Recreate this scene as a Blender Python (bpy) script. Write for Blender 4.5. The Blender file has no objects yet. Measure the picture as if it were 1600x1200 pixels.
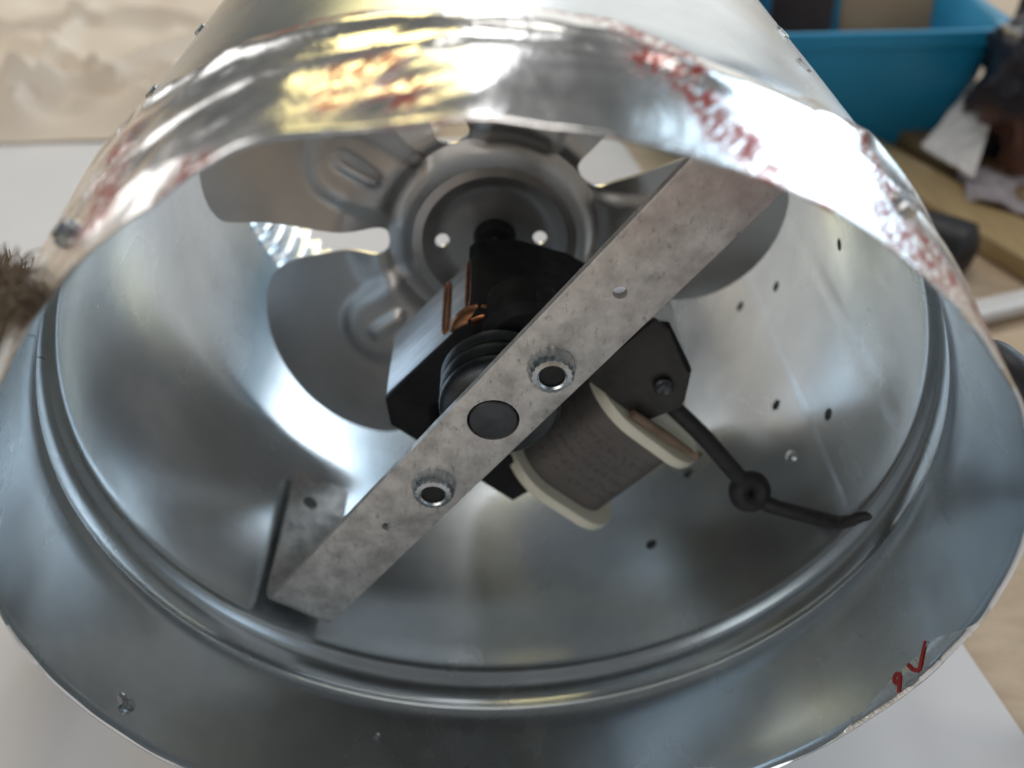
import bpy, bmesh, math, random
from mathutils import Vector, Matrix, noise
random.seed(7)
scene = bpy.context.scene
COL = scene.collection
S = 0.1                      # one drawing unit = 0.1 m (the duct's mouth has a radius of 0.1 m)
RAD = math.radians
PI = math.pi

# ------------------------------------------------------------------ camera
cd = bpy.data.cameras.new("camera"); cam = bpy.data.objects.new("camera", cd); COL.objects.link(cam)
scene.camera = cam
CAM_POS = Vector((0.0241, -1.1311, 1.479))
yaw, pit, rol = 0.0091, -0.6812, -0.0186
fw = Vector((math.sin(yaw)*math.cos(pit), math.cos(yaw)*math.cos(pit), math.sin(pit)))
rt = Vector((math.cos(yaw), -math.sin(yaw), 0)); up = rt.cross(fw)
rt2 = math.cos(rol)*rt + math.sin(rol)*up; up2 = -math.sin(rol)*rt + math.cos(rol)*up
m = Matrix((rt2, up2, -fw)).transposed().to_4x4(); m.translation = CAM_POS*S
cam.matrix_world = m
cd.sensor_width = 36; cd.lens = 1404.07/1600*36
cd.clip_start = 0.005; cd.clip_end = 100
cd.dof.use_dof = True; cd.dof.focus_distance = 0.208; cd.dof.aperture_fstop = 9.5

# ------------------------------------------------------------------ light
w = bpy.data.worlds.new("World"); scene.world = w; w.use_nodes = True
bg = w.node_tree.nodes["Background"]; bg.inputs[0].default_value = (0.96, 0.99, 1.0, 1); bg.inputs[1].default_value = 0.085

def lamp(name, az0, az1, el0, el1, dist, col, radiance):
    """a window, bright piece of the room or added fill lamp, seen from the duct between these angles (azimuth from straight ahead, elevation)"""
    az, el = (az0+az1)/2, (el0+el1)/2
    ld = bpy.data.lights.new(name, 'AREA'); ld.shape = 'RECTANGLE'
    ld.size = 2*dist*math.tan(RAD((az1-az0)/2))*math.cos(RAD(el)); ld.size_y = 2*dist*math.tan(RAD((el1-el0)/2))
    ld.color = col; ld.energy = PI*ld.size*ld.size_y*radiance
    o = bpy.data.objects.new(name, ld); COL.objects.link(o)
    a, e = RAD(az), RAD(el)
    d = Vector((math.sin(a)*math.cos(e), math.cos(a)*math.cos(e), math.sin(e)))
    o.location = d*dist
    o.rotation_euler = d.to_track_quat('Z', 'Y').to_euler()
    return o
lamp("window_light", -2.2, 4.2, 19, 38, 2.6, (0.95, 0.97, 1.0), 6)
lamp("warm_window_light", -18.5, -6.5, 17, 35, 2.6, (1.0, 0.84, 0.36), 3.6)
lamp("front_wall_light", -10, 27, -1.5, 22, 3.2, (1.0, 1.0, 0.95), 0.7)
lamp("left_wall_light", -66, -41, 5, 45, 3.2, (1.0, 0.98, 0.96), 1.4)
lamp("side_window_light", 35, 43, 3, 22, 2.6, (0.90, 0.95, 1.0), 3.6)
lamp("blue_window_light", 36, 66, -1.5, 40, 3.4, (0.60, 0.82, 1.0), 2.1)
lamp("right_wall_light", 66, 95, 8, 45, 3.2, (1.0, 0.95, 0.95), 0.7)
lamp("overhead_fill", -15, 65, 62, 86, 3.0, (1.0, 0.96, 0.92), 3.0)  # added fill from overhead to brighten the paper, not a known lamp
lamp("back_window_light", -130, -100, 8, 30, 2.6, (0.92, 1.0, 1.0), 1.0)
lamp("back_blue_fill", 100, 140, 5, 26, 2.6, (0.66, 0.84, 1.0), 0.9)  # added fill giving the left inner wall a blue glow
lamp("back_wall_light", -172, -135, 10, 38, 2.6, (1.0, 0.95, 0.88), 1.7)

scene.view_settings.view_transform = 'Standard'; scene.view_settings.look = 'None'
scene.view_settings.gamma = 1; scene.view_settings.exposure = 0.4
scene.cycles.max_bounces = 12; scene.cycles.glossy_bounces = 10
scene.cycles.sample_clamp_indirect = 6
scene.cycles.use_denoising = True

# ------------------------------------------------------------------ materials
def new_mat(name):
    mt = bpy.data.materials.new(name); mt.use_nodes = True
    nt = mt.node_tree; b = nt.nodes["Principled BSDF"]
    return mt, nt, b
def N(nt, t, **kw):
    n = nt.nodes.new(t)
    for k, v in kw.items():
        if k in n.inputs: n.inputs[k].default_value = v
        else: setattr(n, k, v)
    return n
def noise_tex(nt, scale, detail=4, rough=0.55, stretch=(1, 1, 1), coord='Object', dist=0.0):
    tc = N(nt, 'ShaderNodeTexCoord'); mp = N(nt, 'ShaderNodeMapping')
    mp.inputs['Scale'].default_value = stretch
    nt.links.new(tc.outputs[coord], mp.inputs[0])
    n = N(nt, 'ShaderNodeTexNoise'); n.inputs['Scale'].default_value = scale
    n.inputs['Detail'].default_value = detail; n.inputs['Roughness'].default_value = rough
    n.inputs['Distortion'].default_value = dist
    nt.links.new(mp.outputs[0], n.inputs['Vector'])
    return n.outputs['Fac']
def ramp(nt, src, stops):
    r = N(nt, 'ShaderNodeValToRGB'); cr = r.color_ramp
    while len(cr.elements) < len(stops): cr.elements.new(0.5)
    for e, (p, c) in zip(cr.elements, stops):
        e.position = p; e.color = (c if hasattr(c, '__len__') else (c, c, c)) + (1,) if hasattr(c, '__len__') else (c, c, c, 1)
    nt.links.new(src, r.inputs[0]); return r.outputs[0]
def bump(nt, b, src, strength, dist):
    n = N(nt, 'ShaderNodeBump'); n.inputs['Strength'].default_value = strength; n.inputs['Distance'].default_value = dist
    nt.links.new(src, n.inputs['Height']); nt.links.new(n.outputs[0], b.inputs['Normal']); return n
def math_n(nt, op, a, bb=None, c=None):
    n = N(nt, 'ShaderNodeMath'); n.operation = op
    for i, v in enumerate((a, bb, c)):
        if v is None: continue
        if hasattr(v, 'is_linked') or hasattr(v, 'links'): nt.links.new(v, n.inputs[i])
        else: n.inputs[i].default_value = v
    return n.outputs[0]
def mottled(name, c1, c2, scale, metal=0.0, r1=0.4, r2=0.6, bstr=0.2, bdist=0.0004, stretch=(1, 1, 1), detail=5, p1=0.35, p2=0.65):
    mt, nt, b = new_mat(name)
    f = noise_tex(nt, scale, detail, 0.6, stretch)
    nt.links.new(ramp(nt, f, [(p1, c1), (p2, c2)]), b.inputs['Base Color'])
    f2 = noise_tex(nt, scale*2.3, 4, 0.6, stretch)
    nt.links.new(ramp(nt, f2, [(0.3, r1), (0.7, r2)]), b.inputs['Roughness'])
    b.inputs['Metallic'].default_value = metal
    if bstr: bump(nt, b, noise_tex(nt, scale*4, 4, 0.6, stretch), bstr, bdist)
    return mt

# galvanised sheet: soft blotches, fine rolling grain
def galvanised():
    mt, nt, b = new_mat("galvanised_sheet")
    blot = noise_tex(nt, 38, 7, 0.68)
    nt.links.new(ramp(nt, blot, [(0.3, (0.60, 0.64, 0.67)), (0.7, (0.76, 0.80, 0.83))]), b.inputs['Base Color'])
    r = noise_tex(nt, 40, 3, 0.5, (1, 0.5, 1))
    nt.links.new(ramp(nt, r, [(0.3, 0.22), (0.72, 0.30)]), b.inputs['Roughness'])
    b.inputs['Metallic'].default_value = 0.97
    b.inputs['Anisotropic'].default_value = 0.35
    tg = N(nt, 'ShaderNodeTangent'); tg.direction_type = 'RADIAL'; tg.axis = 'Y'
    nt.links.new(tg.outputs[0], b.inputs['Tangent'])
    return mt
GALV = galvanised()
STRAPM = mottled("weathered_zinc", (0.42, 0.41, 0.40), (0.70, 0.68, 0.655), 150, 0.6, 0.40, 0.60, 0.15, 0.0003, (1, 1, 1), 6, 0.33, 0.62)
nt = STRAPM.node_tree; b = nt.nodes["Principled BSDF"]; src = b.inputs['Base Color'].links[0].from_socket
mul = N(nt, 'ShaderNodeMix'); mul.data_type = 'RGBA'; mul.blend_type = 'MULTIPLY'; mul.inputs['Factor'].default_value = 1
nt.links.new(src, mul.inputs['A']); nt.links.new(ramp(nt, noise_tex(nt, 620, 5, 0.7, (1, 1, 0.45)), [(0.32, 0.60), (0.44, 1.0)]), mul.inputs['B'])
nt.links.new(mul.outputs['Result'], b.inputs['Base Color'])
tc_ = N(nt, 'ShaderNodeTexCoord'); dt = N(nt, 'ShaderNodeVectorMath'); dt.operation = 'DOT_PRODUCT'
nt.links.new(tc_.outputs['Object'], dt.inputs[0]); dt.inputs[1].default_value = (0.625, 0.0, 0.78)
pink_mask = math_n(nt, 'MULTIPLY', ramp(nt, dt.outputs['Value'], [(0.035, 0.0), (0.085, 1.0)]), ramp(nt, noise_tex(nt, 60, 4, 0.6), [(0.35, 0.15), (0.65, 0.75)]))  # pink tint growing towards the strap's upper right end, broken up by noise
pk = N(nt, 'ShaderNodeMix'); pk.data_type = 'RGBA'; nt.links.new(pink_mask, pk.inputs['Factor'])
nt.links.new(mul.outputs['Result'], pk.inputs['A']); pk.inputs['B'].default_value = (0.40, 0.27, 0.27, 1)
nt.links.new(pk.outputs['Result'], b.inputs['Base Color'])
ZINC = mottled("bright_zinc", (0.45, 0.48, 0.5), (0.62, 0.66, 0.68), 200, 1, 0.22, 0.34, 0.1, 0.0002)
FANM = mottled("dull_aluminium", (0.60, 0.58, 0.565), (0.67, 0.65, 0.635), 40, 0.92, 0.30, 0.40, 0.08, 0.0002)
LAMM, nt, b = new_mat("laminated_steel")
b.inputs['Metallic'].default_value = 0.7; b.inputs['Roughness'].default_value = 0.42
nt.links.new(ramp(nt, noise_tex(nt, 700, 2, 0.5, (0.08, 1, 0.08)), [(0.3, (0.60, 0.63, 0.67)), (0.7, (0.82, 0.85, 0.90))]), b.inputs['Base Color'])
bump(nt, b, noise_tex(nt, 800, 2, 0.5, (0.02, 1, 0.02)), 0.35, 0.0004)
BLACKM = mottled("black_enamel", (0.012, 0.013, 0.016), (0.022, 0.022, 0.024), 90, 0.0, 0.55, 0.75, 0.15, 0.0003)
GREYBLK = mottled("grey_black_steel", (0.03, 0.03, 0.028), (0.055, 0.052, 0.05), 90, 0.4, 0.4, 0.6, 0.15, 0.0003)
BOSSM = mottled("grey_ribbed_metal", (0.05, 0.055, 0.06), (0.10, 0.105, 0.11), 90, 0.9, 0.3, 0.45, 0.1, 0.0003)
BLACKM.node_tree.nodes["Principled BSDF"].inputs['Specular IOR Level'].default_value = 0.22
COPPER = mottled("copper", (0.33, 0.13, 0.06), (0.56, 0.26, 0.13), 150, 1, 0.25, 0.4, 0.1, 0.0002)
IVORY = mottled("ivory_nylon", (0.74, 0.72, 0.60), (0.83, 0.81, 0.70), 60, 0, 0.35, 0.5, 0.08, 0.0003)
IVORY.node_tree.nodes["Principled BSDF"].inputs['Subsurface Weight'].default_value = 0.15
IVORY.node_tree.nodes["Principled BSDF"].inputs['Subsurface Radius'].default_value = (0.004, 0.003, 0.002)
CORDM = mottled("black_cord", (0.012, 0.011, 0.013), (0.022, 0.02, 0.022), 200, 0, 0.6, 0.75, 0.2, 0.0003)
BROWNP = mottled("brown_insulation", (0.16, 0.11, 0.075), (0.24, 0.17, 0.12), 120, 0, 0.5, 0.7, 0.1)
HOLEM = mottled("dark_bore", (0.006, 0.006, 0.007), (0.012, 0.012, 0.013), 200, 0, 0.6, 0.8, 0)
# label with rows of dim dark print
LABELM, nt, b = new_mat("coil_label")
uvn = N(nt, 'ShaderNodeUVMap'); sep = N(nt, 'ShaderNodeSeparateXYZ'); nt.links.new(uvn.outputs[0], sep.inputs[0])
rows = math_n(nt, 'PINGPONG', math_n(nt, 'MULTIPLY', sep.outputs[1], 8.0), 0.5)
rowm = math_n(nt, 'GREATER_THAN', rows, 0.22)
cmb = N(nt, 'ShaderNodeCombineXYZ'); nt.links.new(math_n(nt, 'MULTIPLY', sep.outputs[0], 85.0), cmb.inputs[0]); nt.links.new(math_n(nt, 'MULTIPLY', sep.outputs[1], 22.0), cmb.inputs[1])
ln = N(nt, 'ShaderNodeTexNoise'); ln.inputs['Scale'].default_value = 1.0; ln.inputs['Detail'].default_value = 1.0
nt.links.new(cmb.outputs[0], ln.inputs['Vector'])
ink = math_n(nt, 'MULTIPLY', math_n(nt, 'GREATER_THAN', ln.outputs['Fac'], 0.52), rowm)
edge = math_n(nt, 'MULTIPLY', math_n(nt, 'GREATER_THAN', sep.outputs[1], 0.14), math_n(nt, 'LESS_THAN', sep.outputs[1], 0.80))
ink = math_n(nt, 'MULTIPLY', math_n(nt, 'MULTIPLY', ink, edge), 0.5)
mix = N(nt, 'ShaderNodeMix'); mix.data_type = 'RGBA'
nt.links.new(ink, mix.inputs['Factor'])
nt.links.new(ramp(nt, noise_tex(nt, 60, 4, 0.6), [(0.3, (0.095, 0.086, 0.083)), (0.7, (0.125, 0.114, 0.110))]), mix.inputs['A'])
mix.inputs['B'].default_value = (0.05, 0.044, 0.045, 1)
nt.links.new(mix.outputs['Result'], b.inputs['Base Color']); b.inputs['Roughness'].default_value = 0.5

# foil tape with rows of red print (attribute "print" says where the printed rows run)
FOIL, nt, b = new_mat("printed_foil_tape")
at = N(nt, 'ShaderNodeAttribute'); at.attribute_name = "print"
uvn = N(nt, 'ShaderNodeUVMap'); sep = N(nt, 'ShaderNodeSeparateXYZ'); nt.links.new(uvn.outputs[0], sep.inputs[0])
# slanted letter strokes: noise squeezed along the row
sk = math_n(nt, 'ADD', sep.outputs[0], math_n(nt, 'MULTIPLY', sep.outputs[1], 0.55))
cmb = N(nt, 'ShaderNodeCombineXYZ')
nt.links.new(math_n(nt, 'MULTIPLY', sk, 70.0), cmb.inputs[0]); nt.links.new(math_n(nt, 'MULTIPLY', sep.outputs[1], 30.0), cmb.inputs[1])
ln = N(nt, 'ShaderNodeTexNoise'); ln.inputs['Scale'].default_value = 1.0; ln.inputs['Detail'].default_value = 3.0; ln.inputs['Distortion'].default_value = 0.6
nt.links.new(cmb.outputs[0], ln.inputs['Vector'])
letters = ramp(nt, ln.outputs['Fac'], [(0.38, 0.0), (0.56, 1.0)])
ink = math_n(nt, 'MULTIPLY', math_n(nt, 'MULTIPLY', letters, at.outputs['Fac']), 0.96)
mix = N(nt, 'ShaderNodeMix'); mix.data_type = 'RGBA'
nt.links.new(ink, mix.inputs['Factor']); nt.links.new(math_n(nt, 'SUBTRACT', 1.0, math_n(nt, 'MULTIPLY', ink, 0.9)), b.inputs['Metallic']); nt.links.new(math_n(nt, 'SUBTRACT', 0.5, math_n(nt, 'MULTIPLY', ink, 0.45)), b.inputs['Specular IOR Level'])
mix.inputs['A'].default_value = (0.90, 0.89, 0.87, 1); mix.inputs['B'].default_value = (0.33, 0.03, 0.016, 1)
nt.links.new(mix.outputs['Result'], b.inputs['Base Color'])
nt.links.new(ramp(nt, noise_tex(nt, 90, 4, 0.6), [(0.3, 0.14), (0.7, 0.28)]), b.inputs['Roughness'])
bump(nt, b, noise_tex(nt, 160, 4, 0.6, (1, 0.5, 1), dist=0.8), 0.25, 0.001)
REDINK = mottled("red_marker_ink", (0.30, 0.02, 0.02), (0.42, 0.04, 0.035), 300, 0, 0.5, 0.6, 0)

PAPER = mottled("white_paper", (0.73, 0.71, 0.71), (0.77, 0.75, 0.75), 12, 0, 0.7, 0.85, 0.15, 0.0006)
TABLEM = mottled("kraft_board", (0.50, 0.38, 0.26), (0.62, 0.49, 0.35), 45, 0, 0.7, 0.9, 0.4, 0.0006, (1, 2.5, 1), 8)
CREAM = mottled("cream_cloth", (0.73, 0.615, 0.50), (0.82, 0.71, 0.585), 7, 0, 0.75, 0.9, 0.3, 0.002)
BLUE = mottled("blue_plastic", (0.016, 0.27, 0.50), (0.024, 0.31, 0.56), 9, 0, 0.33, 0.45, 0.1, 0.0006)
WOOD = mottled("brown_wood", (0.10, 0.06, 0.035), (0.30, 0.21, 0.11), 9, 0, 0.5, 0.7, 0.3, 0.001, (6, 0.6, 6))
OLIVE = mottled("olive_wood", (0.30, 0.21, 0.10), (0.46, 0.34, 0.17), 8, 0, 0.5, 0.7, 0.3, 0.001, (5, 0.6, 5))
CARD = mottled("brown_cardboard", (0.34, 0.21, 0.12), (0.46, 0.30, 0.18), 14, 0, 0.75, 0.9, 0.2, 0.001)
DARKCARD = mottled("dark_brown_board", (0.05, 0.028, 0.022), (0.08, 0.045, 0.035), 14, 0, 0.6, 0.8, 0.2, 0.001)
DENIM = mottled("navy_cloth", (0.03, 0.045, 0.09), (0.07, 0.10, 0.18), 20, 0, 0.8, 0.9, 0.3, 0.001)
RUBBER = mottled("black_rubber", (0.008, 0.007, 0.010), (0.016, 0.013, 0.018), 40, 0, 0.4, 0.6, 0.2, 0.001)
BAGM = mottled("dark_printed_plastic", (0.02, 0.02, 0.03), (0.24, 0.10, 0.055), 9, 0, 0.18, 0.34, 0.3, 0.002, (1, 1, 1), 3, 0.45, 0.62)
WHITEP = mottled("white_film", (0.72, 0.70, 0.68), (0.80, 0.78, 0.76), 30, 0, 0.2, 0.35, 0.3, 0.001)
GREYF = mottled("grey_film", (0.34, 0.31, 0.34), (0.52, 0.48, 0.50), 20, 0, 0.25, 0.4, 0.3, 0.001)
FIBRE = mottled("brown_fibre", (0.11, 0.08, 0.055), (0.24, 0.18, 0.125), 60, 0, 0.8, 0.95, 0)

# ------------------------------------------------------------------ mesh helpers
def mesh_obj(name, verts, faces, mat, parent=None, smooth=True, angle=35):
    me = bpy.data.meshes.new(name)
    me.from_pydata([tuple(c*S for c in v) for v in verts], [], faces); me.validate()
    bm = bmesh.new(); bm.from_mesh(me); bmesh.ops.recalc_face_normals(bm, faces=bm.faces); bm.to_mesh(me); bm.free()
    return link(name, me, mat, parent, smooth, angle)
def link(name, me, mat, parent=None, smooth=True, angle=35):
    me.materials.append(mat)
    if smooth:
        me.polygons.foreach_set('use_smooth', [True]*len(me.polygons)); me.set_sharp_from_angle(angle=RAD(angle))
    o = bpy.data.objects.new(name, me); COL.objects.link(o)
    if parent: o.parent = parent
    return o
def from_bm(name, bm, mat, parent=None, smooth=True, angle=35):
    for v in bm.verts: v.co *= S
    bmesh.ops.recalc_face_normals(bm, faces=bm.faces)
    me = bpy.data.meshes.new(name); bm.to_mesh(me); bm.free()
    return link(name, me, mat, parent, smooth, angle)
def thing(name, label, cat, group=None, loc=(0, 0, 0)):
    o = bpy.data.objects.new(name, None); COL.objects.link(o); o.empty_display_size = 0.01
    o['label'] = label; o['category'] = cat
    if group: o['group'] = group
    return o
def tag(o, label=None, cat=None, kind=None):
    if label: o['label'] = label
    if cat: o['category'] = cat
    if kind: o['kind'] = kind
    return o
def tube(path, rad, seg=10, cap=True):
    """verts, faces of a tube through path (list of Vectors); rad a number or a list"""
    P = [Vector(p) for p in path]; n = len(P)
    if not hasattr(rad, '__len__'): rad = [rad]*n
    V, F = [], []
    t0 = (P[1]-P[0]).normalized(); u = t0.orthogonal().normalized()
    for i in range(n):
        t = ((P[min(i+1, n-1)]-P[max(i-1, 0)])).normalized()
        u = (u - t*u.dot(t)).normalized(); v = t.cross(u)
        for k in range(seg):
            a = 2*PI*k/seg; V.append(P[i] + rad[i]*(math.cos(a)*u + math.sin(a)*v))
    for i in range(n-1):
        for k in range(seg):
            F.append((i*seg+k, i*seg+(k+1) % seg, (i+1)*seg+(k+1) % seg, (i+1)*seg+k))
    if cap: F.append(tuple(range(seg))); F.append(tuple(range((n-1)*seg, n*seg)))
    return V, F
def spline(pts, n=8):
    P = [Vector(p) for p in pts]; P = [2*P[0]-P[1]] + P + [2*P[-1]-P[-2]]; out = []
    for i in range(1, len(P)-2):
        for k in range(n):
            t = k/n; a, b_, c, d = P[i-1:i+3]
            out.append(0.5*((2*b_) + (c-a)*t + (2*a-5*b_+4*c-d)*t*t + (3*b_-a-3*c+d)*t**3))
    out.append(P[-2]); return out
def lathe(profile, origin, axis, seg=32, closed=True):
    """profile of (h, r) round an axis; closed joins last to first"""
    ax = Vector(axis).normalized(); u = ax.orthogonal().normalized(); v = ax.cross(u); o = Vector(origin)
    V, F = [], []; n = len(profile)
    for h, r in profile:
        for k in range(seg):
            a = 2*PI*k/seg; V.append(o + ax*h + r*(math.cos(a)*u + math.sin(a)*v))
    for i in range(n if closed else n-1):
        j = (i+1) % n
        for k in range(seg):
            F.append((i*seg+k, i*seg+(k+1) % seg, j*seg+(k+1) % seg, j*seg+k))
    if not closed: F.append(tuple(range(seg))); F.append(tuple(range((n-1)*seg, n*seg)))
    return V, F
def prism(poly, fn, d0, d1, bev=0.0):
    """polygon (a,b) swept from d0 to d1; fn(a,b,d) -> Vector"""
    bm = bmesh.new()
    A = [bm.verts.new(fn(a, b_, d0)) for a, b_ in poly]; B = [bm.verts.new(fn(a, b_, d1)) for a, b_ in poly]
    n = len(poly)
    bm.faces.new(A); bm.faces.new(B[::-1])
    for i in range(n): bm.faces.new((A[i], A[(i+1) % n], B[(i+1) % n], B[i]))
    bmesh.ops.recalc_face_normals(bm, faces=bm.faces)
    if bev: bmesh.ops.bevel(bm, geom=[e for e in bm.edges if e.calc_face_angle(0) > 0.5], offset=bev, segments=2, affect='EDGES', profile=0.6)
    return bm
def cut(o, cutters):
    """subtract closed meshes [(verts, faces)] from o, applied at once"""
    V, F = [], []
    for v, f in cutters:
        k = len(V); V += [tuple(c*S for c in p) for p in v]; F += [tuple(i+k for i in q) for q in f]
    me = bpy.data.meshes.new("cutter"); me.from_pydata(V, [], F)
    bm = bmesh.new(); bm.from_mesh(me); bmesh.ops.recalc_face_normals(bm, faces=bm.faces); bm.to_mesh(me); bm.free()
    c = bpy.data.objects.new("cutter", me); COL.objects.link(c)
    md = o.modifiers.new("cut", 'BOOLEAN'); md.operation = 'DIFFERENCE'; md.solver = 'EXACT'; md.object = c
    dg = bpy.context.evaluated_depsgraph_get(); dg.update()
    nm = bpy.data.meshes.new_from_object(o.evaluated_get(dg)); o.modifiers.remove(md)
    old = o.data; o.data = nm; bpy.data.objects.remove(c); bpy.data.meshes.remove(me)
    nm.set_sharp_from_angle(angle=RAD(35))
def interp(tab, x, period=None):
    if period:
        x = x % period; tab = sorted((a % period, v) for a, v in tab)
        tab = [(tab[-1][0]-period, tab[-1][1])] + tab + [(tab[0][0]+period, tab[0][1])]
    if x <= tab[0][0]: return tab[0][1]
    for (a, va), (b_, vb) in zip(tab, tab[1:]):
        if x <= b_:
            t = (x-a)/(b_-a); t = t*t*(3-2*t); return va+(vb-va)*t
    return tab[-1][1]
def smooth(a, b_, x):
    t = max(0.0, min(1.0, (x-a)/(b_-a))); return t*t*(3-2*t)
def nz(x, y, z=0.0): return noise.noise(Vector((x, y, z)))
def cyl(th, y, r):
    a = RAD(th); return Vector((r*math.cos(a), y, r*math.sin(a)))

# ================================================================== setting
TZ = -1.085
bm = bmesh.new()
for x, y in ((-60, -25), (60, -25), (60, 80), (-60, 80)): bm.verts.new((x, y, TZ-0.012))
bm.faces.new(bm.verts); tag(from_bm("table_top", bm, TABLEM, None, False), kind='structure')

# white paper sheet under the duct
def paper_pt(x, y): return Vector((x, y, TZ + 0.004 + 0.003*nz(x*0.6, y*0.6)))
V, F = [], []; nx, ny = 40, 50
for j in range(ny+1):
    y = -3.0 + (4.76+3.0)*j/ny
    xr = 1.57-0.165*(y-0.31); xl = -6.5
    for i in range(nx+1):
        x = xl+(xr-xl)*i/nx; V.append(paper_pt(x, y - 0.045*(x+2.5)*j/ny*0.6))
for j in range(ny):
    for i in range(nx): k = j*(nx+1)+i; F.append((k, k+1, k+nx+2, k+nx+1))
n0 = len(V); V += [v - Vector((0, 0, 0.006)) for v in V]
F += [tuple(i+n0 for i in f[::-1]) for f in F]
o = mesh_obj("paper_sheet", V, F, PAPER)
tag(o, "large smooth white paper sheet lying flat under the metal duct fan", "paper")

# crumpled cream cloth at the far left
V, F = [], []; nx, ny = 120, 70
creases = [((-3.6, 7.0), 0.12), ((-4.4, 5.6), -0.25), ((-2.6, 6.2), 0.9), ((-5.2, 6.5), 1.2), ((-3.2, 5.4), 0.35), ((-2.9, 5.6), -0.75), ((-4.3, 6.4), 2.2), ((-3.5, 6.2), 1.7)]
for j in range(ny+1):
    for i in range(nx+1):
        x = -9.0+8.6*i/nx; y = 4.78+6.2*j/ny + 0.03*nz(x*2, 0.0, 5.0)
        h = 0.05+0.05*nz(x*0.9, y*0.4, 1.3)+0.06*abs(nz(x*1.9, y*0.9, 4.1))+0.03*(1-2*abs(nz(x*2.6+y*0.8, y*1.1, 7.1)))+0.008*nz(x*6, y*4, 2.0)
        for (cx, cy), a in creases:
            d = -(x-cx)*math.sin(a)+(y-cy)*math.cos(a)
            h += 0.13*math.exp(-(d/0.07)**2)*smooth(3.0, 0.3, math.hypot(x-cx, y-cy))
        V.append((x, y, TZ+0.02+max(0, h)*smooth(0, 3, j)))
for j in range(ny):
    for i in range(nx): k = j*(nx+1)+i; F.append((k, k+1, k+nx+2, k+nx+1))
n0 = len(V); V += [(v[0], v[1], v[2]-0.012) for v in V]; F += [tuple(i+n0 for i in f[::-1]) for f in F]
o = mesh_obj("crumpled_cloth", V, F, CREAM)
tag(o, "crumpled cream cloth lying beyond the far edge of the white paper", "cloth")

# ================================================================== the duct fan
fan_root = thing("duct_fan", "galvanised round duct fan lying on white paper with foil tape around its mouth", "duct fan")

RIM = [(97, 1.004), (108, 1.028), (112, 1.020), (118, 1.003), (124, 0.999), (132, 0.985), (144, 0.976), (160, 0.985), (179, 0.997), (187, 1.004), (205, 1.005), (216, 1.008),
       (265, 0.99), (314, 0.977), (328, 0.985), (345, 1.003), (356, 1.014), (8, 1.022), (27, 1.013), (38, 1.0), (47, 0.992), (58, 0.991), (67, 0.989), (74, 0.988), (84, 0.996), (90, 1.006)]
def rim_f(th): return interp(RIM, th, 360)
LEN = 2.52
INNER = [(0.0, 1.004), (0.012, 1.0), (0.03, 1.002), (0.10, 1.014), (0.20, 1.026), (0.30, 1.033), (0.345, 1.034), (0.366, 1.031), (0.380, 1.027), (0.392, 1.032), (0.402, 1.042), (0.412, 1.051),
         (0.43, 1.054), (0.455, 1.055), (0.478, 1.053), (0.494, 1.046), (0.506, 1.038), (0.518, 1.034), (0.532, 1.033), (0.55, 1.0345), (0.575, 1.037), (0.62, 1.04)]
yy = 0.70
while yy < 2.1: INNER.append((yy, 1.04)); yy += 0.07
yy = 2.10
while yy < 2.50: INNER.append((yy, 1.04-0.012*smooth(2.1, 2.3, yy))); yy += 0.025
INNER += [(2.51, 1.028), (2.52, 1.030)]
def wall_r(th, y, r):
    g = 1+(rim_f(th)-1)*math.exp(-(y/0.16)**1.5)
    a = RAD(th)
    dent = 0.0050*nz(1.3*math.cos(a)+3, y*0.9, 1.3*math.sin(a)) + 0.0016*nz(4*math.cos(a)+3, y*1.8, 4*math.sin(a)+9)
    r = r*g*(1-0.016*smooth(-0.1, 0.7, math.sin(a))*smooth(0.05, 0.3, y)) + dent*smooth(0.55, 0.75, y)
    # lap seam: the inner sheet edge stands proud between the two rivet rows
    t = ((th+22) % 360)
    if t < 30: r -= 0.0018*smooth(0, 1.3, t)*(1-smooth(8, 30, t))*smooth(0.56, 0.62, y)
    t2 = ((th+6) % 360)
    if t2 < 4: r -= 0.0012*math.sin(PI*t2/4)*smooth(0.56, 0.62, y)
    # crimped far end
    c = smooth(2.12, 2.22, y); r += 0.020*c*math.sin(96*a)
    return r
SEG = 768
def outer(y): return 1.0040+0.0580*smooth(-0.08, 0.36, y)-0.0580*smooth(-0.08, 0.36, 0.0)*(1-smooth(0, 0.3, y)) - 0.012*smooth(1.9, 2.2, y)
prof = INNER + [(y, outer(y)) for y, r in reversed(INNER[2:])] + [(0.0, 1.0040)]
V, F = [], []; n = len(prof)
for y, r in prof:
    for k in range(SEG):
        th = 360*k/SEG; V.append(cyl(th, y, wall_r(th, y, r)))
for i in range(n):
    j = (i+1) % n
    for k in range(SEG): F.append((i*SEG+k, i*SEG+(k+1) % SEG, j*SEG+(k+1) % SEG, j*SEG+k))
wall = mesh_obj("duct_wall", V, F, GALV, fan_root, True, 50)
def radial_cutter(th, y, rad, r0=0.98, r1=1.16, seg=20):
    p = cyl(th, y, 1); d = Vector((p.x, 0, p.z)).normalized()
    return lathe([(r0, rad), (r1, rad)], (0, y, 0), d, seg, False)
holes = [(-26.7, 1.706), (-15.9, 1.559), (5.3, 1.2), (-27.2, 1.134), (-17.2, 0.89), (-50.1, 1.149), (-60.5, 0.916)]
cut(wall, [radial_cutter(t, y, 0.0195) for t, y in holes] + [radial_cutter(-153.9, 0.085, 0.017, 0.9), ])

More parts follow.
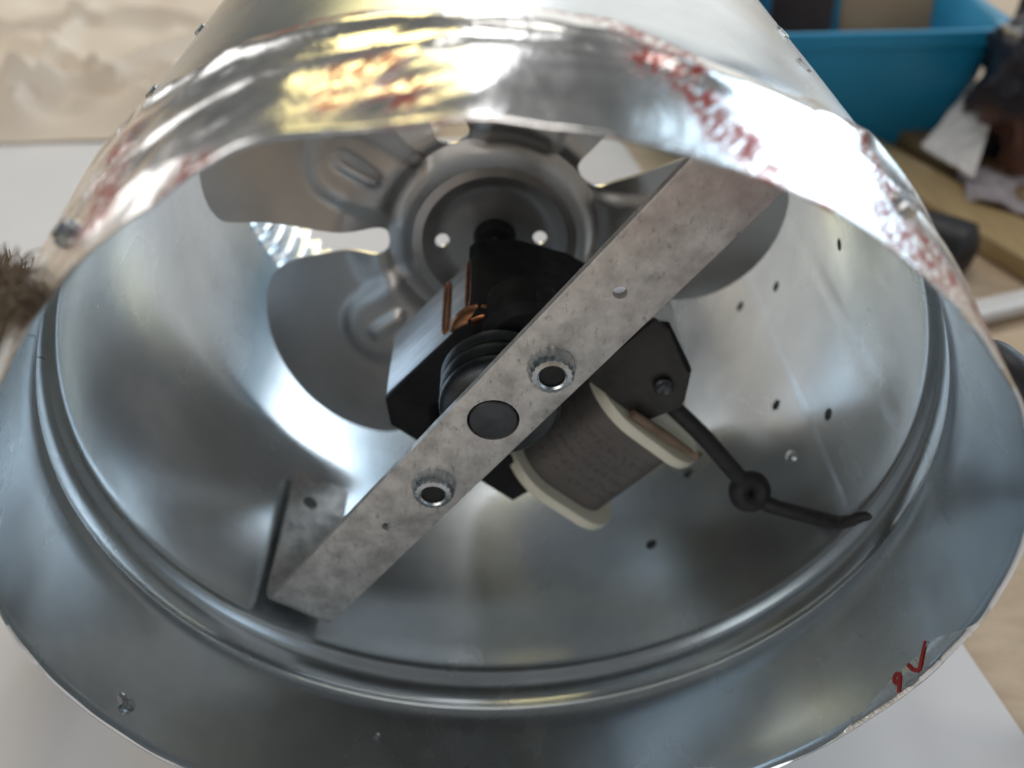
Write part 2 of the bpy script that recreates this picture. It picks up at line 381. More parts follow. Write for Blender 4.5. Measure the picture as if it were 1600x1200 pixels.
V, F = [], []
for y, r in ((0.84, 1.054), (0.84, 1.064), (1.85, 1.064), (1.85, 1.054)):
    for k in range(61): V.append(cyl(-78+98*k/60, y, r))
for i in range(4):
    for k in range(60): F.append((i*61+k, i*61+k+1, ((i+1) % 4)*61+k+1, ((i+1) % 4)*61+k))
F += [(0, 61, 122, 183), (60, 121, 182, 243)]
mesh_obj("hole_backing", V, F, GREYBLK, fan_root)  # unseen dark band added behind the wall holes so they look dark
def rivet(th, y, rbase, rad, mat, name="rivet", inward=True):
    d = cyl(th, 0, 1)*(-1 if inward else 1)
    prof_ = [(-0.012, rad*0.8), (-0.004, rad), (0.006, rad), (rad*0.35, rad*0.75), (rad*0.5, rad*0.35), (rad*0.55, 0.002)]
    v, f = lathe(prof_, cyl(th, y, rbase), d, 20, False)
    return mesh_obj(name, v, f, mat, fan_root)
rivet(-28.1, 0.902, 1.038, 0.019, ZINC)
rivet(155.0, 0.30, 1.030, 0.022, ZINC)
rivet(-152.9, 0.072, 1.008, 0.016, ZINC)
rivet(-111.4, 0.262, 1.030, 0.008, ZINC)

# outside: hex-head sheet screws
def hex_screw(th, y, rbase, size):
    d = cyl(th, 0, 1)
    v, f = lathe([(-0.01, size*1.35), (0.008, size*1.35), (0.012, size*1.1)], cyl(th, y, rbase), d, 24, False)
    v2, f2 = lathe([(0.012, size), (size*0.9, size), (size*1.05, size*0.8)], cyl(th, y, rbase), d, 6, False)
    k = len(v)
    return mesh_obj("hex_screw", list(v)+list(v2), list(f)+[tuple(i+k for i in q) for q in f2], ZINC, fan_root, True, 30)
for th, y, rb in ((50.5, 0.93, 1.034), (52.5, 0.66, 1.034), (134, 1.22, 1.034), (134, 0.80, 1.034), (49.0, 0.17, 1.03), (130.0, 0.13, 1.022)):
    hex_screw(th, y, rb, 0.019)

# ---- foil tape wrapped round the mouth
BACK = [(35, 0.50), (47, 0.50), (55, 0.37), (63, 0.29), (70, 0.28), (80, 0.345), (90, 0.36), (100, 0.40), (107, 0.43), (115, 0.48), (122, 0.51), (130, 0.60), (150, 0.60), (180, 0.45), (270, 0.35), (340, 0.45)]
PATCH = [(125.2, 0.10, 3.2, 0.045), (125.1, 0.18, 2.5, 0.035), (125.4, 0.31, 2.2, 0.06), (115, -0.03, 1.5, 0.03), (112.9, 0.01, 1.8, 0.03), (109, 0.43, 2.6, 0.03), (105.5, 0.415, 2.6, 0.03), (102, 0.41, 1.8, 0.03),
         (101, 0.17, 1.6, 0.03), (98.6, 0.17, 2.2, 0.035), (96.4, 0.08, 2.2, 0.04), (101.5, 0.08, 1.6, 0.03), (94, -0.02, 3.6, 0.016), (85, -0.03, 2.5, 0.014),
         (82.6, 0.36, 1.6, 0.02), (80.0, 0.335, 1.6, 0.03), (77.5, 0.31, 1.6, 0.04), (75.2, 0.29, 1.6, 0.045), (73.2, 0.26, 1.7, 0.06), (76.6, 0.205, 1.3, 0.03), (73.0, 0.20, 1.7, 0.05), (71.6, 0.14, 1.6, 0.045), (70.4, 0.09, 1.6, 0.045), (68.4, 0.06, 1.8, 0.045), (66.6, 0.02, 1.5, 0.035),
         (51.9, 0.37, 1.5, 0.06), (51.5, 0.28, 1.5, 0.05), (51, 0.19, 1.6, 0.05), (53, 0.06, 1.5, 0.05), (49, 0.05, 4, 0.05), (45, 0.09, 4, 0.05), (61, -0.02, 1.6, 0.02), (35, 0.10, 5, 0.05)]
TSEG, TR = 1080, 64
V, F, UV, PR = [], [], [], []
for j in range(TR+1):
    t = j/TR
    for k in range(TSEG):
        th = 360*k/TSEG; a = RAD(th)
        back = interp(BACK, th, 360) + 0.010*nz(th*0.25, 7.7)
        # fold: starts inside the mouth, rolls over the rim, runs back outside
        fold = 0.004+0.004*nz(th*0.12, 3.1)
        if -36 < ((th+180) % 360)-180 < -6: fold += 0.055*smooth(-36, -20, ((th+180) % 360)-180)*(1-smooth(-16, -6, ((th+180) % 360)-180))
        s = -fold-0.016 + t*(back+fold+0.016)
        rf = rim_f(th)
        ov = 1-0.016*smooth(-0.1, 0.7, math.sin(a))*smooth(0.05, 0.3, max(0, s))
        if s < -0.016: y, r = -s-0.016, interp(INNER, -s-0.016)*(1+(rf-1)*0.95)-0.004
        elif s < 0.0:
            low = smooth(0.0, -0.35, math.sin(a)); q = (s+0.016)/0.016; y = -0.004*math.sin(PI*q)*(1-low)+0.004*low*q; r = rf*1.003-0.0030*(1-0.6*low)+(0.0068-0.0045*low)*q
        else:
            y = s+0.004*smooth(0.0, -0.35, math.sin(a)); r = (outer(s)+0.0020*(1-0.6*smooth(0.0, -0.35, math.sin(a))))*(1+(rf-1)*math.exp(-(s/0.16)**1.5))*ov
            r += 0.004*math.exp(-((s-0.225)/0.016)**2)
            ridge_ = s-(back-0.075)
            r += 0.007*math.exp(-(ridge_/0.026)**2)+0.004*smooth(-0.06, 0.0, ridge_)-0.004*smooth(0.9, 1.0, t)          # back bead pressed into the foil
        U = th*PI/180*1.06
        wr = 0
        if s > -0.01:
            amp = smooth(0.0, 0.08, s)*(1-0.7*smooth(0.80, 1.0, t))
            crump = smooth(86, 96, th)*(1-smooth(128, 140, th)) + 0.07
            w1 = 1-2*abs(nz(U*5+2*y, y*7, 0.5)); w2 = 1-2*abs(nz(U*13, y*15+U*3, 8.5))
            wr = amp*crump*(0.0042*w1*abs(w1)+0.0020*w2)
            wr += amp*0.0012*nz(U*2.2, y*2, 3.0)
        V.append(cyl(th, y, r+wr)); UV.append((U, s))
        p = 0
        for pt, py, dt, dy in PATCH:
            dth = ((th-pt+180) % 360)-180
            e = (dth/dt)**2+((s-py)/dy)**2
            if e < 6: p = max(p, math.exp(-e*0.9))
        PR.append(min(1, p*2.0))
for j in range(TR):
    for k in range(TSEG): F.append((j*TSEG+k, j*TSEG+(k+1) % TSEG, (j+1)*TSEG+(k+1) % TSEG, (j+1)*TSEG+k))
me = bpy.data.meshes.new("foil_tape"); me.from_pydata([tuple(c*S for c in v) for v in V], [], F)
a_ = me.attributes.new("print", 'FLOAT', 'POINT'); a_.data.foreach_set('value', PR)
uvl = me.uv_layers.new(name="UVMap")
for li, lp in enumerate(me.loops):
    u_, v_ = UV[lp.vertex_index]; uvl.data[li].uv = (u_, v_)
tape = link("foil_tape", me, FOIL, fan_root, True, 60)
tape['label'] = "crinkled silver foil tape with blurred red print"
# hand-like red marks on the folded tape inside the mouth: read as 9 and V
def mark(pts, wd=0.010):
    v, f = tube([cyl(t, y, 0.985+0.02*y*0 + (rim_f(t)-1)) for t, y in pts], wd*0.5, 6); return v, f
def wall_pt(t, y, lift):
    return cyl(t, y, interp(INNER, y)*(1+(rim_f(t)-1)*math.exp(-(y/0.16)**1.5))-lift)
def flat_mark(pts, wd=0.010):
    P = spline([wall_pt(t, y, 0.0058) for t, y in pts], 5); V, F = [], []
    for i, p in enumerate(P):
        tg = (P[min(i+1, len(P)-1)]-P[max(i-1, 0)]).normalized(); nrm = Vector((p.x, 0, p.z)).normalized(); sd = tg.cross(nrm).normalized()
        for sgn, lf in ((-1, 0), (1, 0), (1, 0.0006), (-1, 0.0006)): V.append(p+sd*sgn*wd*0.5-nrm*lf)
    for i in range(len(P)-1):
        for k in range(4): F.append((i*4+k, i*4+(k+1) % 4, i*4+4+(k+1) % 4, i*4+4+k))
    F += [(0, 1, 2, 3), tuple(range(len(V)-4, len(V)))]
    return V, F
V, F = [], []
for pts in ([(-16.1, 0.072), (-17.4, 0.045), (-18.7, 0.022)], [(-20.3, 0.056), (-19.6, 0.035), (-18.7, 0.022)],
            [(-21.9, 0.046), (-22.6, 0.054), (-23.2, 0.044), (-22.7, 0.033), (-21.9, 0.046)], [(-21.9, 0.046), (-22.6, 0.024), (-23.0, 0.010)]):
    v, f = flat_mark(pts); k = len(V); V += v; F += [tuple(i+k for i in q) for q in f]
mesh_obj("red_lettering", V, F, REDINK, tape, False)

# ---- strap across the mouth
SD = Vector((math.cos(RAD(51.3)), 0, math.sin(RAD(51.3)))); TD = Vector((SD.z, 0, -SD.x)); YD = Vector((0, 1, 0))
SC = Vector((-0.012, 0, 0.0))
path = []                                        # (s, y) of the front face
R_B = 0.075
path.append((-1.0, 1.13)); path.append((-1.0, 0.55+R_B))
for i in range(1, 7):
    a = i/6*PI/2; path.append((-1.0+R_B*(1-math.cos(a)), 0.55+R_B*(1-math.sin(a))))
mid = [(-0.7+i*0.1, 0.55) for i in range(15)]
path = path + mid + [(-s, y) for s, y in reversed(path)]
V, F = [], []; hw, thk = 0.103, 0.020
n = len(path)
for i, (s, y) in enumerate(path):
    a = Vector(path[max(i-1, 0)]); b2 = Vector(path[min(i+1, n-1)]); tg = (b2-a).normalized(); nrm = Vector((-tg.y, tg.x))   # points away from viewer (+y)
    for tt, dd in ((-hw, 0), (-hw+0.006, -0.003), (hw-0.006, -0.003), (hw, 0), (hw, thk), (-hw, thk)):
        V.append(SC+SD*(s+nrm.x*dd)+YD*(y+nrm.y*dd)+TD*tt)
for i in range(n-1):
    for k in range(6): F.append((i*6+k, i*6+(k+1) % 6, i*6+6+(k+1) % 6, i*6+6+k))
F += [tuple(range(6)), tuple(range(len(V)-6, len(V)))]
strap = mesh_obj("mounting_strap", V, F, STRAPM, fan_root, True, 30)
def axial_cut(s, t, rad, y0=0.5, y1=0.62, seg=24): return lathe([(y0, rad), (y1, rad)], SC+SD*s+TD*t, YD, seg, False)
SM = [(0.476, -0.002), (-0.478, 0.002)]
NUT = [(0.222, 0.008), (-0.268, 0.010)]
cut(strap, [axial_cut(s, t, 0.0165) for s, t in SM] + [axial_cut(0.005, 0.0, 0.066)] + [axial_cut(s, t, 0.034) for s, t in NUT] +
    [lathe([(0.9, 0.026), (1.1, 0.026)], SC+YD*1.0+TD*(-0.03), -SD, 20, False)])
# bearing plug seen through the middle hole
v, f = lathe([(0.60, 0.0605), (0.548, 0.0605), (0.544, 0.057), (0.544, 0.002)], SC+SD*0.005, YD, 40, False)
mesh_obj("bearing_plug", v, f, BOSSM, strap)
for s, t in NUT:
    # serrated collar, bore and threads
    V, F = [], []; seg = 72
    profn = [(0.549, 0.057), (0.541, 0.058), (0.518, 0.053), (0.507, 0.047), (0.504, 0.036), (0.508, 0.031), (0.545, 0.031)]
    o_ = SC+SD*s+TD*t
    for h, r in profn:
        for k in range(seg):
            a = 2*PI*k/seg; rr = r*(1+(0.024 if (k % 4) < 2 else -0.016)*(1 if 0.045 < r else 0))
            V.append(o_+YD*h+Vector((rr*math.cos(a), 0, rr*math.sin(a))))
    m_ = len(profn)
    for i in range(m_):
        j = (i+1) % m_
        for k in range(seg): F.append((i*seg+k, i*seg+(k+1) % seg, j*seg+(k+1) % seg, j*seg+k))
    nut = mesh_obj("knurled_nut", V, F, ZINC, strap, True, 28)
    v, f = lathe([(0.515, 0.002), (0.515, 0.030), (0.80, 0.030), (0.86, 0.030)], o_, YD, 24, False)
    mesh_obj("threaded_post", v, f, HOLEM, nut)

# ---- motor
MA = RAD(46.5)
MS = Vector((math.cos(MA), 0, math.sin(MA))); MT = Vector((MS.z, 0, -MS.x))
def mf(s, t, y): return MS*s+MT*t+YD*y
motor = bpy.data.objects.new("motor", None); COL.objects.link(motor); motor.parent = fan_root
YF, YB = 0.86, 1.17
lam_poly = [(-0.41, -0.045), (-0.345, -0.115), (0.05, -0.115), (0.09, -0.06), (0.17, 0.12), (0.31, 0.22), (0.37, 0.30), (0.31, 0.46), (0.22, 0.535), (0.105, 0.50), (0.09, 0.28), (-0.28, 0.28), (-0.285, 0.46), (-0.41, 0.44)]
from_bm("lamination_stack", prism(lam_poly, mf, YF+0.012, YB, 0.008), LAMM, motor, True, 25)
from_bm("core_leg", prism([(-0.279, 0.45), (-0.279, 0.62), (0.089, 0.62), (0.089, 0.45)], mf, YF+0.06, YB, 0.005), LAMM, motor, True, 25)
from_bm("front_plate", prism([(s*1.004, t*1.004) for s, t in lam_poly], mf, YF-0.012, YF+0.012, 0.004), BLACKM, motor, True, 25)
from_bm("corner_plate", prism([(0.10, 0.24), (0.10, 0.49), (0.215, 0.53), (0.30, 0.46), (0.365, 0.30), (0.365, 0.24)], mf, YF-0.035, YF-0.0125, 0.008), GREYBLK, motor, True, 25)
v, f = lathe([(YF-0.036, 0.028), (YF-0.052, 0.028), (YF-0.058, 0.022), (YF-0.052, 0.012), (YF-0.05, 0.002)], mf(0.235, 0.42, 0), YD, 24, False)
mesh_obj("corner_rivet", v, f, BOSSM, motor)
# ribbed bearing boss between strap and stack
profb = [(0.575, 0.10), (0.59, 0.135)]
yb = 0.60
while yb < YF-0.13: profb += [(yb, 0.150), (yb+0.014, 0.156), (yb+0.028, 0.156), (yb+0.036, 0.142), (yb+0.05, 0.142)]; yb += 0.052
profb += [(yb, 0.13), (YF-0.02, 0.09)]
v, f = lathe(profb, (0.008, 0, -0.01), YD, 48, False); mesh_obj("ribbed_boss", v, f, BOSSM, motor, True, 40)
# bearing bracket behind, dark box with a round cap
from_bm("bearing_bracket", prism([(-0.075, 0.10), (-0.045, 0.130), (0.07, 0.120), (0.22, 0.070), (0.39, -0.04), (0.39, -0.11), (-0.075, -0.11)], lambda x, z, y: Vector((x, y, z)), 0.845, 1.235, 0.008), BLACKM, motor, True, 25)
v, f = lathe([(0.78, 0.10), (0.80, 0.125), (0.90, 0.13), (0.92, 0.13)], (0.085, 0, 0.06), YD, 40, False); mesh_obj("bracket_cap", v, f, BLACKM, motor)
# copper winding end showing beside the boss
path_ = [Vector((-0.012+0.105*math.cos(RAD(a)), 0.855+0.0004*(a-70), 0.0+0.105*math.sin(RAD(a)))) for a in range(64, 176, 6)]
v, f = tube(path_, [0.010+0.020*math.sin(PI*i/(len(path_)-1)) for i in range(len(path_))], 12); mesh_obj("copper_winding", v, f, COPPER, motor)
# shading rings: copper loops lying on the bright side of the stack
for s in (-0.080, 0.020):
    loop = []
    for i in range(33):
        a = 2*PI*i/32; hy = (YB-YF)/2-0.03
        ex = math.copysign(abs(math.cos(a))**0.5, math.cos(a)); ey = math.copysign(abs(math.sin(a))**0.7, math.sin(a))
        loop.append(mf(s+0.010*ex, -0.118, (YF+YB)/2+0.01+hy*ey))
    v, f = tube(loop, 0.0055, 8, False); mesh_obj("shading_ring", v, f, COPPER, motor)
# bobbin
def rrect(cx, cy, hx, hy, r, seg=8):
    P = []
    for (sx, sy, a0) in ((1, 1, 0), (-1, 1, 90), (-1, -1, 180), (1, -1, 270)):
        for k in range(seg+1):
            a = RAD(a0+90*k/seg); P.append((cx+sx*(hx-r)+r*math.cos(a), cy+sy*(hy-r)+r*math.sin(a)))
    return P
bob = bpy.data.objects.new("coil_bobbin", None); COL.objects.link(bob); bob.parent = motor
for s0, s1 in ((0.058, 0.096), (-0.306, -0.268)):
    from_bm("bobbin_flange", prism(rrect(0.535, 1.04, 0.228, 0.265, 0.15), lambda t, y, s: mf(s, t, y), s0, s1, 0.012), IVORY, bob, True, 30)
    
P = rrect(0.535, 1.04, 0.185, 0.215, 0.12, 10); n = len(P)
V, F, UVs = [], [], []
per = [0]
for i in range(n): per.append(per[-1]+math.dist(P[i], P[(i+1) % n]))
for i in range(n+1):
    t, y = P[i % n]
    for s in (-0.27, 0.062): V.append(mf(s, t, y)); UVs.append((per[i]/per[-1], 0 if s < 0 else 1))
for i in range(n): F.append((2*i, 2*i+2, 2*i+3, 2*i+1))
me = bpy.data.meshes.new("coil_label"); me.from_pydata([tuple(c*S for c in v) for v in V], [], F)
uvl = me.uv_layers.new(name="UVMap")
for li, lp in enumerate(me.loops): uvl.data[li].uv = UVs[lp.vertex_index]
link("coil_wrap", me, LABELM, bob, True, 40)
# fuse tucked on the upper flange
v, f = tube([mf(0.115, 0.42, 0.80), mf(0.118, 0.55, 0.805), mf(0.115, 0.68, 0.82)], [0.012, 0.016, 0.012], 10); mesh_obj("thermal_fuse", v, f, BROWNP, bob)
v, f = tube([mf(0.115, 0.70, 0.82), mf(0.112, 0.74, 0.86)], [0.012, 0.010], 8); mesh_obj("fuse_lead", v, f, BROWNP, bob)
# shaft
v, f = lathe([(1.15, 0.026), (1.55, 0.026), (1.56, 0.02)], (0, 0, 0), YD, 20, False); mesh_obj("shaft", v, f, ZINC, motor)

# ---- cord with a knotted grommet
cord = bpy.data.objects.new("power_cord", None); COL.objects.link(cord); cord.parent = fan_root
CORD1 = [(0.500, 0.88, -0.235), (0.545, 0.84, -0.262), (0.605, 0.80, -0.31), (0.675, 0.765, -0.385), (0.722, 0.745, -0.438)]
v, f = tube(spline(CORD1, 8), 0.026, 12); mesh_obj("cord", v, f, CORDM, cord)
CORD2 = [(0.765, 0.725, -0.488), (0.810, 0.70, -0.497), (0.888, 0.64, -0.475), (0.945, 0.565, -0.425), (0.957, 0.525, -0.375), (0.986, 0.505, -0.335), (1.060, 0.490, -0.325)]
v, f = tube(spline(CORD2, 8), [0.024]*9+[0.023]*12+[max(0.010, 0.021-0.0004*i) for i in range(60)], 12); mesh_obj('cord', v, f, CORDM, cord)
v = []; f = []
gc = Vector((0.744, 0.735, -0.468)); n1, n2 = 28, 12
ga = Vector((0.10, -0.85, 0.50)).normalized(); gu = ga.orthogonal().normalized(); gv = ga.cross(gu)
for i in range(n1):
    a = 2*PI*i/n1; d = math.cos(a)*gu+math.sin(a)*gv
    for k in range(n2):
        b_ = 2*PI*k/n2; v.append(gc+d*(0.034+0.030*math.cos(b_))+ga*0.036*math.sin(b_))
for i in range(n1):
    for k in range(n2): f.append((i*n2+k, i*n2+(k+1) % n2, ((i+1) % n1)*n2+(k+1) % n2, ((i+1) % n1)*n2+k))
mesh_obj("cord_grommet", v, f, CORDM, cord)

# ---- fan wheel: pressed sheet, five pitched blades, slots with round ends
FY = 1.46
def fan_y(r, phi):
    """axial height (towards the viewer is minus) of the pressed wheel; phi in degrees from the blade's middle"""
    x = r*math.sin(RAD(phi))
    pitch = -0.24*x*smooth(0.34, 0.52, r)
    hub = -0.036*math.exp(-((r-0.250)/0.030)**2) + 0.012*(1-smooth(0.16, 0.225, r))
    al = r*math.cos(RAD(phi)); xx = x-0.03
    dcap = math.hypot(xx, max(0, al-0.52)) if al > 0.2 else abs(xx)
    ridge = -0.022*(1-smooth(0.085, 0.15, dcap))*smooth(0.30, 0.37, r)
    bead = -0.015*math.exp(-(max(0.0, math.hypot(xx, max(0, abs(al-0.49)-0.05))-0.004)/0.016)**2)
    valley = 0.028*math.exp(-((r-0.345)/0.03)**2)
    curl = 0.05*smooth(0.5, 0.95, r)*(x/0.4)**2
    return FY+pitch+hub+ridge+bead+valley*0.6+curl
def plus_edge(r):
    if r < 0.345: return 36
    hl = 0.056
    if r < 0.401: g = math.sqrt(max(0, hl*hl-(0.401-r)**2))
    else: g = 0.056+0.055*smooth(0.42, 0.75, r)
    a = 36-math.degrees(math.asin(min(1, g/r)))
    if r > 0.84: a = a-(a-10)*(1-math.sqrt(max(0, 1-((r-0.84)/0.101)**2)))
    return a
def minus_edge(r):
    if r < 0.345: return -36
    hl = 0.056
    if r < 0.401: g = math.sqrt(max(0, hl*hl-(0.401-r)**2))
    else: g = 0.056+0.055*smooth(0.42, 0.75, r)
    a = -36+math.degrees(math.asin(min(1, g/r)))
    if r > 0.64: a = a+(10-a)*(1-math.sqrt(max(0, 1-((r-0.64)/0.301)**2)))
    return a
radii = [0.03+0.021*i for i in range(15)] + [0.344, 0.3462, 0.350, 0.356, 0.364, 0.374, 0.387, 0.401] + [0.415+0.014*i for i in range(30)] + [0.83, 0.845, 0.86, 0.875, 0.89, 0.90, 0.91, 0.92, 0.928, 0.934, 0.938, 0.9405]
NA = 44
bm = bmesh.new()
for b_i in range(5):
    base = 72*b_i; rows_ = []
    for r in radii:
        e0, e1 = minus_edge(r), plus_edge(r); row = []
        for k in range(NA+1):
            phi = e0+(e1-e0)*k/NA; row.append(bm.verts.new(cyl(base+phi, fan_y(r, phi), r)))
        rows_.append(row)
    for i in range(len(rows_)-1):
        for k in range(NA): bm.faces.new((rows_[i][k], rows_[i][k+1], rows_[i+1][k+1], rows_[i+1][k]))
bmesh.ops.remove_doubles(bm, verts=bm.verts, dist=0.0004)
# give the sheet thickness
bmesh.ops.recalc_face_normals(bm, faces=bm.faces)
bmesh.ops.solidify(bm, geom=bm.faces[:], thickness=0.012)
wheel = from_bm("fan_wheel", bm, FANM, fan_root, True, 40)
cut(wheel, [lathe([(FY-0.2, 0.0235), (FY+0.2, 0.0235)], (x-0.012, 0, -0.006), YD, 24, False) for x in (0.16, -0.16)])
v, f = lathe([(FY-0.06, 0.03), (FY-0.06, 0.062), (FY+0.05, 0.075), (FY+0.05, 0.03)], (0, 0, 0), YD, 32, True); mesh_obj("hub_collar", v, f, BLACKM, wheel)

# ================================================================== things behind
# blue bin
bin_root = thing("blue_bin", "open blue plastic bin standing behind the duct fan at the right", "bin")
BC = Vector((2.07, 5.02, 0)); 
def bin_ring(z, inset, rr=0.22, seg=6):
    # top is wider than bottom
    hx0, hy0 = 1.05-inset, 0.72-inset
    return [Vector((BC.x+x, BC.y+y, z)) for x, y in rrect(0, 0, hx0, hy0, rr, seg)]
zt, zb = -0.285, TZ+0.0
levels = [(zb, 0.115), (zb+0.06, 0.075), (zt-0.10, 0.012), (zt-0.09, -0.045), (zt-0.01, -0.05), (zt, -0.042), (zt, -0.01), (zt-0.03, 0.02), (zb+0.05, 0.11)]
V, F = [], []; n = None
for z, ins in levels:
    ring = bin_ring(z, ins); n = len(ring); V += ring
for i in range(len(levels)-1):
    for k in range(n): F.append((i*n+k, i*n+(k+1) % n, (i+1)*n+(k+1) % n, (i+1)*n+k))
F += [tuple(range(n)), tuple(range((len(levels)-1)*n, len(levels)*n))]
mesh_obj("bin_shell", V, F, BLUE, bin_root, True, 40)
# contents
def box_obj(name, c, size, rz, mat, parent=None, bev=0.02, tilt=0.0):
    M_ = Matrix.Translation(Vector(c)) @ Matrix.Rotation(RAD(rz), 4, 'Z') @ Matrix.Rotation(RAD(tilt), 4, 'X')
    hx, hy, hz = (q/2 for q in size)
    bm = prism([(-hx, -hy), (hx, -hy), (hx, hy), (-hx, hy)], lambda a, b_, d: M_ @ Vector((a, b_, d)), -hz, hz, bev)
    return from_bm(name, bm, mat, parent, True, 30)
tag(box_obj("cardboard_flap", (2.75, 5.35, -0.45), (0.62, 0.10, 0.9), 4, CARD, None, 0.01, -12), "tan cardboard piece standing in the blue bin", "cardboard")
tag(box_obj("dark_board", (2.14, 5.30, -0.47), (0.42, 0.08, 0.9), -8, DARKCARD, None, 0.01, -10), "dark brown board standing in the blue bin beside the cardboard", "board")
tag(box_obj("navy_pouch", (1.55, 5.15, -0.45), (0.50, 0.24, 0.8), 12, DENIM, None, 0.06, -6), "navy cloth pouch in the blue bin's left corner", "pouch")

# slats lying on the table at the right
tag(box_obj("wooden_slat", (2.62, 3.50, TZ+0.055), (0.34, 2.6, 0.11), 22, OLIVE, None, 0.015), "olive brown wooden slat lying nearest the duct on the table", "wood slat")
tag(box_obj("wooden_slat", (3.02, 3.62, TZ+0.07), (0.24, 2.6, 0.14), 20, WOOD, None, 0.015), "dark brown wooden slat lying below the bin and grey film", "wood slat")
# beige board with a pale front edge
bd = thing("beige_board", "flat beige board lying right of the duct with a raised pale edge strip", "board")
box_obj("board_panel", (3.1, 1.75, TZ+0.02), (2.4, 1.45, 0.03), 17, TABLEM, bd, 0.008)
box_obj("edge_strip", (2.92, 2.62, TZ+0.05), (2.4, 0.13, 0.06), 17, WHITEP, bd, 0.02)

# black rubber handle
V, F = tube(spline([(1.6, 3.6, TZ+0.10), (2.0, 3.22, TZ+0.10), (2.30, 2.98, TZ+0.12), (2.45, 2.84, TZ+0.12)], 8), [0.16]*23+[0.13, 0.08], 14)
tag(mesh_obj("rubber_handle", V, F, RUBBER), "black rubber handle with a rounded end lying beside the duct", "handle")
# black strap at the mouth's right edge
V, F = tube(spline([(1.9, 2.2, -1.03), (1.45, 1.7, -1.02), (1.27, 1.25, -0.75), (1.20, 0.85, -0.20), (1.20, 0.60, 0.12), (1.255, 0.46, 0.09), (1.36, 0.38, -0.10), (1.55, 0.32, -0.6), (1.72, 0.30, -0.98), (2.1, 0.28, -1.035), (2.7, 0.5, -1.035)], 8), 0.05, 12)
tag(mesh_obj("black_cable", V, F, RUBBER), "thick black cable looping against the right side of the taped mouth", "cable")

# crumpled plastic bag at the right edge
def lump(name, c, rad, mat, amp, fr, seed, sub=5, parent=None):
    bm = bmesh.new(); bmesh.ops.create_icosphere(bm, subdivisions=sub, radius=1)
    for v in bm.verts:
        d = v.co.normalized()
        k = 1+amp*(1-2.4*abs(nz(d.x*fr+seed, d.y*fr, d.z*fr)))+amp*0.4*(1-2*abs(nz(d.x*fr*2.7, d.y*fr*2.7+seed, d.z*fr*2.7)))
        v.co = Vector((d.x*rad[0]*k, d.y*rad[1]*k, max(d.z*rad[2]*k, TZ+0.005-c[2]))) + Vector(c)
    return from_bm(name, bm, mat, parent, True, 60)
tag(lump("plastic_bag", (3.52, 4.0, -0.55), (0.56, 0.45, 0.62), BAGM, 0.22, 1.7, 4.0), "dark glossy crumpled plastic bag with orange brown print beside the blue bin", "bag")
def sheet(name, corners, mat, amp, seed, n=24):
    A, B, C_, D = (Vector(c) for c in corners); V, F = [], []
    for j in range(n+1):
        for i in range(n+1):
            u, v = i/n, j/n; p = (A*(1-u)+B*u)*(1-v)+(D*(1-u)+C_*u)*v
            V.append(p+Vector((0, 0, amp*abs(nz(p.x*4+seed, p.y*4))+amp*0.4*nz(p.x*11, p.y*11, seed))))
    for j in range(n):
        for i in range(n): k = j*(n+1)+i; F.append((k, k+1, k+n+2, k+n+1))
    k0 = len(V); V += [v-Vector((0, 0, 0.012)) for v in V]; F += [tuple(i+k0 for i in f[::-1]) for f in F]
    for i in range(n):
        for a, b_ in (((i), (i+1)), (n*(n+1)+i, n*(n+1)+i+1), (i*(n+1), (i+1)*(n+1)), (i*(n+1)+n, (i+1)*(n+1)+n)): F.append((a, b_, b_+k0, a+k0))
    return mesh_obj(name, V, F, mat, None, True, 60)
tag(sheet("white_wrapper", [(2.62, 4.05, -0.93), (2.76, 3.60, -0.90), (2.98, 4.0, -0.72), (3.0, 4.36, -0.62)], WHITEP, 0.06, 2.0), "shiny white plastic wrapper crumpled between the bag and the bin", "wrapper")
tag(sheet("grey_film", [(2.68, 3.45, -0.97), (3.2, 3.0, -0.94), (3.6, 3.7, -0.92), (2.78, 3.85, -0.97)], GREYF, 0.06, 6.0), "crinkled grey plastic film lying over the wooden slats", "film")

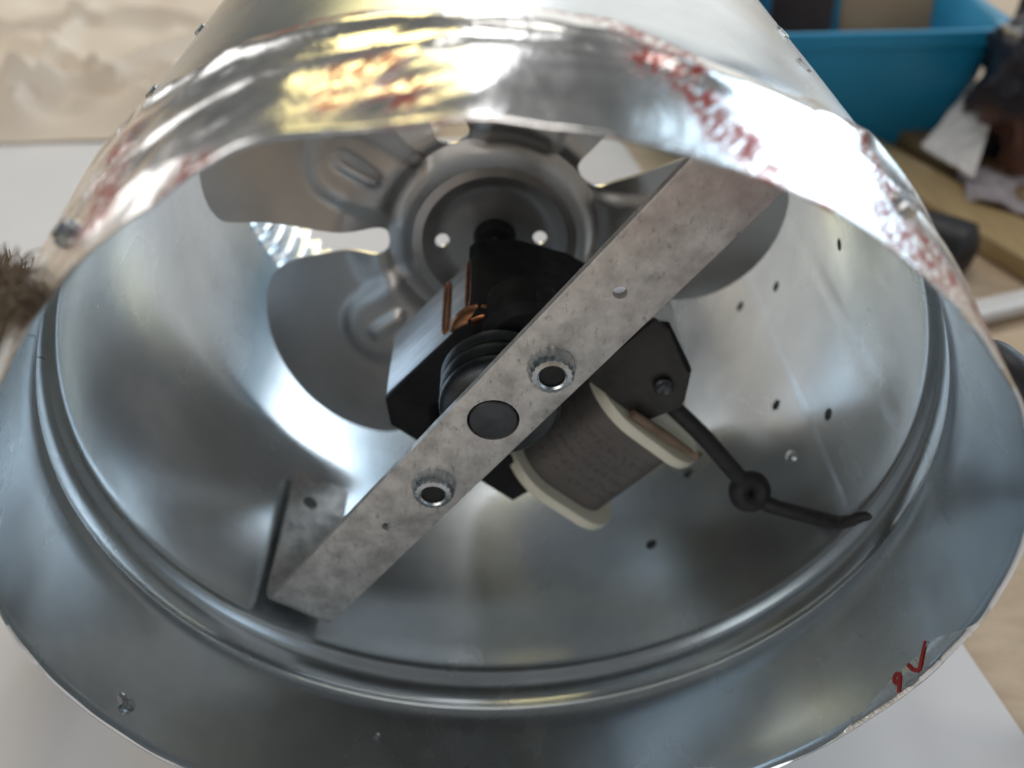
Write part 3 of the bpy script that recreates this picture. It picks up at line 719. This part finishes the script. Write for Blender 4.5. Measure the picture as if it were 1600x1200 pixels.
# frayed fibres behind the left side of the mouth
random.seed(3)
V, F = [], []
def hair(p0, d, ln, r):
    p = Vector(p0); d = Vector(d).normalized(); pts = [p.copy()]
    for i in range(5):
        d = (d+Vector((random.uniform(-1, 1), random.uniform(-1, 1), random.uniform(-1, 1)))*0.42).normalized(); p = p+d*ln/5; pts.append(p.copy())
    v, f = tube(pts, [r, r, r*0.9, r*0.8, r*0.6, r*0.3], 4); k = len(V); V.extend(v); F.extend(tuple(i+k for i in q) for q in f)
fb = thing("jute_bundle", "frayed brown jute fibre bundle sticking out behind the left of the mouth", "fibre bundle")
JP = [((-0.735, 0.03, 0.735), 0.010), ((-0.940, 0.33, 0.540), 0.038), ((-1.06, 0.48, 0.41), 0.070), ((-1.20, 0.62, 0.18), 0.12), ((-1.33, 0.80, -0.20), 0.13), ((-1.42, 1.0, -0.70), 0.13), ((-1.44, 1.05, -1.03), 0.12)]
JS = spline([p for p, r in JP], 8); JR = [0.02]+[JP[min(6, i//8)][1]*(1-(i % 8)/8)+JP[min(6, i//8+1)][1]*((i % 8)/8) for i in range(1, len(JS))]
v, f = tube(JS, JR, 20)
v = [p+Vector((nz(p.x*9, p.y*9, p.z*9), nz(p.x*9+7, p.y*9, p.z*9), nz(p.x*9, p.y*9+5, p.z*9)))*0.03 for p in v]
mesh_obj("fibre_core", v, f, FIBRE, fb, True, 60)
def clear(p): return math.hypot(p.x, p.z) > 1.032
for i in range(2400):
    q = random.random()**1.4; k = int(q*(len(JS)-1)); p = JS[k]; d = Vector((random.gauss(0, 1), random.gauss(0, 1), random.gauss(0, 1))).normalized()
    p0 = p+d*JR[k]*0.85; ln_ = random.uniform(0.03, 0.08); d2 = d*0.7+Vector((-0.05, -0.15, 0.06))
    if clear(p0) and clear(p0+d2.normalized()*ln_): hair(p0, d2, ln_, 0.0022)
for i in range(14):
    k = random.randint(4, 16); hair(JS[k]+Vector((0, 0, JR[k]*0.8)), (random.uniform(-0.25, 0.1), 0, 1), random.uniform(0.06, 0.15), 0.0022)
o = mesh_obj("loose_fibres", V, F, FIBRE, fb, True, 60); o['kind'] = 'stuff'
